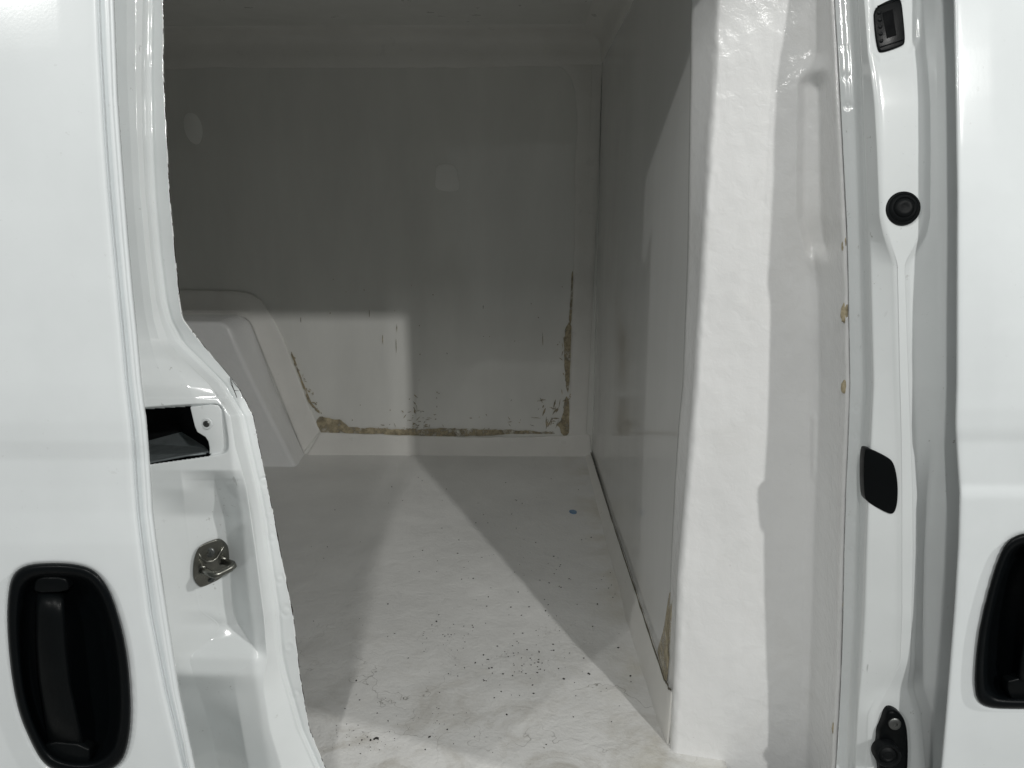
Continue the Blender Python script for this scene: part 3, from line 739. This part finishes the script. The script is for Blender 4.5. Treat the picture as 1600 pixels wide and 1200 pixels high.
# ------------------------------------------------------------------ pillar behind the sliding door (left)
def _row(p, xs, ys): return (p, list(zip(xs, [y + T(p) for y in ys])))
UP = (.806, .808, .809, .811, .818, .833, .8355, .8365)
R_ = [_row(-300, (90, 172, 190, 205, 218, 228, 234, 252), UP), _row(0, (100, 179, 198, 212, 223, 231, 237, 254.5), UP), _row(110, (102, 182, 198, 212, 221, 229, 236, 254.5), UP),
 _row(200, (110, 188, 203, 214, 222, 230.5, 238, 259), UP), _row(300, (115, 195, 208, 219, 227, 235, 243, 264), UP), _row(400, (120, 203, 216, 228, 236, 244, 252, 273), UP),
 _row(470, (125, 209, 224, 236, 244, 253, 260, 280), UP), _row(500, (130, 213, 228, 240, 251, 261, 267, 285), (.804, .807, .809, .812, .820, .834, .8365, .8375)),
 _row(535, (135, 217, 236, 250, 264, 279, 286, 313), (0.7960, 0.8040, 0.8080, 0.8130, 0.8230, 0.8390, 0.8425, 0.8445)),
 _row(560, (140, 219, 242, 262, 284, 304, 312, 334), (0.7640, 0.7870, 0.7930, 0.8000, 0.8140, 0.8390, 0.8425, 0.8445)),
 _row(600, (145, 224, 258, 292, 326, 344, 350, 369), (0.7520, 0.7740, 0.7820, 0.7900, 0.8010, 0.8340, 0.8375, 0.8395)),
 _row(650, (150, 230, 272, 320, 360, 374, 380, 395), (0.7500, 0.7720, 0.7800, 0.7890, 0.7990, 0.8310, 0.8345, 0.8365)),
 _row(700, (150, 234, 276, 326, 368, 385, 391, 405), (0.7500, 0.7720, 0.7800, 0.7890, 0.7990, 0.8310, 0.8345, 0.8365)),
 _row(735, (150, 236, 282, 334, 378, 393, 398, 412), (.750, .772, .780, .791, .800, .831, .8345, .8365)),
 _row(765, (150, 237, 286, 338, 386, 400, 405, 418), (.751, .773, .783, .812, .803, .832, .8355, .8375)),
 _row(805, (150, 240, 290, 350, 391, 408, 413, 427), (.752, .776, .799, .830, .808, .833, .8365, .8385)),
 _row(850, (155, 246, 296, 355, 398, 414, 419, 435), (.753, .777, .801, .832, .809, .833, .8365, .8385)),
 _row(900, (160, 254, 302, 360, 404, 421, 427, 445), (.754, .778, .803, .834, .811, .833, .8365, .8385)),
 _row(955, (170, 262, 312, 364, 411, 429, 435, 456), (.755, .780, .808, .838, .814, .835, .8385, .8405)),
 _row(975, (170, 264, 345, 372, 413, 430, 436, 459), (.755, .780, .828, .838, .817, .836, .8395, .8415)),
 _row(1000, (170, 267, 330, 388, 415, 432, 438, 462), (.755, .780, .816, .830, .820, .837, .8405, .8425)),
 _row(1027, (170, 270, 294, 407, 418, 435, 441, 465), (.756, .781, .793, .818, .820, .839, .8425, .8445)),
 _row(1055, (170, 276, 302, 366, 412, 441, 447, 468), (.758, .784, .790, .803, .816, .841, .8445, .8465)),
 _row(1078, (170, 281, 310, 368, 412, 448, 454, 472), (.775, .802, .806, .809, .816, .843, .8465, .8485)),
 _row(1140, (180, 294, 330, 378, 422, 466, 471, 483), (.812, .834, .832, .815, .818, .846, .8495, .8515)),
 _row(1200, (190, 306, 342, 388, 440, 493, 498, 508), (0.8480, 0.8640, 0.8550, 0.8210, 0.8210, 0.8480, 0.8515, 0.8535)),
 _row(1400, (230, 335, 380, 430, 500, 590, 596, 606), (0.8480, 0.8640, 0.8550, 0.8220, 0.8210, 0.8510, 0.8545, 0.8565))]
HOLE = [(100, 648), (298, 635.5), (302, 655), (308, 672), (330, 684), (334, 704), (326, 712), (236, 724.5), (100, 741)]
REC = chaikin([(90, 647), (330, 629), (347, 633), (351, 650), (357, 692), (355, 706), (341, 712), (90, 745)], 2)
def lp_extra(gx, gp):
    d = poly_dist(gx, gp, REC)
    out = .0045 * sstep(-1.5, 3.5, d)
    for (a, b, r, s) in [(345, 562, 5, .0007), (404, 664, 5, .0007), (413, 752, 6, .0008), (421, 800, 6, -.0006), (425, 840, 6, .0007), (437, 905, 6, .0008), (447, 955, 7, .0008), (452, 1010, 7, -.0006), (462, 1085, 6, .0007)]:
        dd = np.hypot(gx - a, gp - b); out = out + s * np.exp(-((dd - r) / 2) ** 2)
    out = out + .0006 * np.exp(-((gx - 250) / 60) ** 2) * np.sin(gp * .05)
    e = gx - np.vectorize(P1T)(gp)
    return out - .0016 * np.exp(-((e - 1.0) / 2.6) ** 2) + .0014 * np.exp(-((e - 7.0) / 2.6) ** 2)
P1T = tab([(r_[0], r_[1][5][0]) for r_ in R_])
def lp_hole(gx, gp): return in_poly(gx, gp, HOLE)
def lp_edge(gx, gp):
    j = np.array([mnoise.noise((q * .07, 5, 1)) * .4 + mnoise.noise((q * .6, 5, 6)) * .4 + (.5 if mnoise.noise((q * .05, 9, 2)) > .15 else 0) for q in gp[:, 0]])
    gx = gx.copy(); gx[:, -1] += j; gx[:, -2] += j * .6; return gx
o = relief('lock_pillar', R_, M_PILLAR, van, 2.0, 3.0, (3, 3), 6, extra=lp_extra, hole=lp_hole, edge=lp_edge, fine=(622, 750, 1.0), mats=[M_PILLAR, M_EDGE]); solid(o, .0028, -1, 1)

# near-black sheet behind the slot, the hollow's shade put into its colour
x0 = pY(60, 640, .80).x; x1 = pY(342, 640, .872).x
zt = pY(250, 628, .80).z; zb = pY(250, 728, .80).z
box('rail_slot_black_sheet', x0 - .05, x1, .870, .874, zb - .08, zt + .004, M_DARK, van)
bm = bmesh.new()
q = [bm.verts.new(v) for v in (pY(100, 742, .768), pY(236, 722, .782), pY(326, 706, .797), pY(322, 700, .825), pY(284, 676, .866), pY(216, 694, .866), pY(100, 722, .866))]
bm.faces.new(q)
ra = bm_obj('guide_rail', bm, M_RAIL, van, smooth=False); solid(ra, .002, 0)
tube('rail_lip', [pY(100, 742, .766), pY(236, 722.5, .780), pY(292, 712, .790), pY(322, 708.5, .7955)], .0012, M_RAIL, ra, 8)
# end cover with its screw
P = [(296.5, 636.5), (328, 632.5), (340, 634), (345, 641), (350, 690), (350, 701), (343, 706.5), (326.5, 710), (327, 700), (325, 690), (320.5, 683), (308, 675.5), (304, 667)]
yec = lambda a, b: float(np.interp(a, [232, 274, 323, 364], [.772, .780, .789, .799])) + .0045 + T(b)
ec = plate('rail_end_cover', P, yec, .004, M_PILLAR, van, .0012, proud=.0012)
c = pY(323, 662, .7922); wv = lathe('washer', c, (0, -1, 0), [(.0064, -.001), (.0064, .0008), (.0060, .0012), (.0038, .0012), (.0038, 0)], M_PILLAR, ec, 28)
lathe('screw', c, (0, -1, 0), [(.0037, -.001), (.0037, .0014), (.0030, .0020), (.0018, .0020), (.0016, .0008), (.0007, .0008), (.0006, .0018), (0, .0018)], M_SCREW, ec, 20)

# striker
def ys(a, b): return float(np.interp(a, [254, 302, 360], [.7775, .8025, .8335]))
P = chaikin([(308, 859), (313, 852.5), (334, 844.5), (341, 844), (349, 849), (354, 857), (356, 866), (356.5, 878), (353, 894), (344, 905), (330, 912), (316, 918), (310, 916.5), (304, 909), (301.5, 902), (301.5, 884), (304, 869)], 2)
st = plate('door_striker', P, ys, .006, M_STEEL, van, .0012, proud=.004)
cc = lambda a, b, pr: pY(a, b, ys(a, b) - pr)
tube('striker_loop', [cc(316, 890.5, .003), cc(319, 891.5, .009), cc(325, 894, .020), cc(331, 897, .028), cc(336, 898.5, .0315), cc(342, 897, .0325), cc(352, 892, .0325), cc(360, 888, .032), cc(364.5, 884, .029), cc(363, 881, .023), cc(357, 879, .012), cc(349, 877, .003)], .0041, M_STEEL, st, 14)
for (a, b) in ((316, 890), (348, 876.5)):
    lathe('loop_collar', cc(a, b, .004), (.25, -1, .1), [(.0055, -.001), (.0055, .0018), (.0042, .0028), (.0036, .0028)], M_STEEL, st, 22)
for (a, b) in ((327.5, 863), (329, 902)):
    lathe('screw', cc(a, b, .0042), (.05, -1, .1), [(.0064, -.001), (.0060, .0010), (.0048, .0018), (.0026, .0018), (.0024, .0004), (0, .0004)], M_SCREW, st, 24)
tube('pressed_rib', [cc(351, 851, .004), cc(345, 862, .0042), cc(339, 872, .0042), cc(332, 877, .0042), cc(322, 878, .004), cc(314, 872, .0038), cc(310, 864, .0036)], [.0010, .0022, .0024, .0024, .0022, .0016, .0008], M_STEEL, st, 10)

# ------------------------------------------------------------------ rest of the shell round the opening
hd = box('opening_header', -1.95, 1.2, .800, .93, 1.135, 1.46, M_PILLAR, van, .012)
box('roof_panel', -1.97, 1.2, .86, 2.45, 1.36, 1.40, M_PAINT, van, .02)
xq = pY(100, 600, .815).x
box('body_side_panel', -1.97, -.50, .775, .93, -.32, 1.40, M_PAINT, van, .015)
box('body_side_lining', -.56, -.468, .872, .93, -.05, 1.34, M_LINER, van, .01)

# ------------------------------------------------------------------ loose dirt on the floor
rng = random.Random(11)
bm = bmesh.new()
def speck(px, py, r, flat=.5):
    if px > 1032 or py > 1190: return
    p = pZ(px, py, 0)
    if p.y > YF - .02 or p.x > XB - .03: return
    p.z = fz(p.x, p.y) + r * .2
    r *= .85
    k = bmesh.ops.create_icosphere(bm, subdivisions=1, radius=r)['verts']
    a = rng.uniform(0, 6.28); e = rng.uniform(1, 1.8)
    for v in k:
        x, y = v.co.x * e, v.co.y
        v.co = Vector((x * math.cos(a) - y * math.sin(a), x * math.sin(a) + y * math.cos(a), v.co.z * flat)) + p
for _ in range(70): speck(rng.gauss(815, 38), rng.gauss(1035, 24), rng.uniform(.0007, .0019))
for _ in range(45): speck(rng.gauss(705, 38), rng.gauss(1000, 24), rng.uniform(.0005, .0015))
for _ in range(55): speck(rng.gauss(850, 70), rng.gauss(930, 50), rng.uniform(.0007, .0021))
for _ in range(40): speck(rng.uniform(600, 980), rng.uniform(730, 900), rng.uniform(.0008, .0022))
for _ in range(16): speck(rng.gauss(950, 26), rng.gauss(905, 18), rng.uniform(.001, .0022))
for _ in range(30): speck(rng.uniform(520, 1000), rng.uniform(1060, 1180), rng.uniform(.0006, .0018))
for _ in range(8): speck(rng.uniform(480, 600), rng.uniform(760, 1000), rng.uniform(.0008, .0018))
for _ in range(40): speck(rng.gauss(580, 40), rng.gauss(1152, 13), rng.uniform(.0004, .0012), .18)
for _ in range(5): speck(rng.gauss(582, 14), rng.gauss(1154, 3), rng.uniform(.0012, .0024), .15)
for _ in range(18): speck(rng.gauss(668, 22), rng.gauss(1126, 12), rng.uniform(.0004, .0011), .18)
for t in np.linspace(0, 1, 12): speck(985 + 46 * t + rng.gauss(0, 2), 955 + 200 * t, rng.uniform(.0008, .0022))
for (a, b, r) in [(606, 943, .0022), (682, 972, .0022), (715, 865, .002), (881, 1062, .0025), (921, 1054, .002), (912, 1028, .0018), (966, 1011, .0022), (589, 1154, .003), (671, 1151, .002), (985, 1056, .0022), (807, 782, .002), (858, 912, .002)]: speck(a, b, r)
o = bm_obj('dirt_specks', bm, M_DIRT); o['kind'] = 'stuff'
o['label'] = 'dark crumbs of dirt scattered over the white cargo floor'; o['category'] = 'dirt'

# blue flake
P = chaikin([(888, 799), (895, 797), (902, 800), (900, 803), (893, 803)], 2)
bm = bmesh.new()
t_ = [bm.verts.new(pZ(a, b, 0) + Vector((0, 0, fz(*pZ(a, b, 0).xy) + .003))) for a, b in P]
b_ = [bm.verts.new(v.co - Vector((0, 0, .0025))) for v in t_]
bm.faces.new(t_); bm.faces.new(list(reversed(b_)))
for i in range(len(t_)): bm.faces.new((t_[i], t_[(i + 1) % len(t_)], b_[(i + 1) % len(t_)], b_[i]))
o = bm_obj('plastic_flake', bm, M_BLUE, smooth=False)
o['label'] = 'small blue plastic flake lying on the cargo floor near the bulkhead'; o['category'] = 'flake'

# frayed dark fibre stuck on the pillar edge
o = tube('fibre_strand', [pY(360, 590, .8385 + T(590)), pY(361.5, 601, .8385 + T(601)), pY(366, 610, .838 + T(610)), pY(376, 610.5, .839 + T(610.5)), pY(366, 598, .8385 + T(598)), pY(362, 592, .838 + T(592)), pY(364, 605, .838 + T(605)), pY(369, 618, .8375 + T(618)), pY(376, 638, .8375 + T(638))], .00035, M_DIRT, None, 6)
o['label'] = 'thin dark fibre strand clinging to the pillar edge above the rail slot'; o['category'] = 'strand'
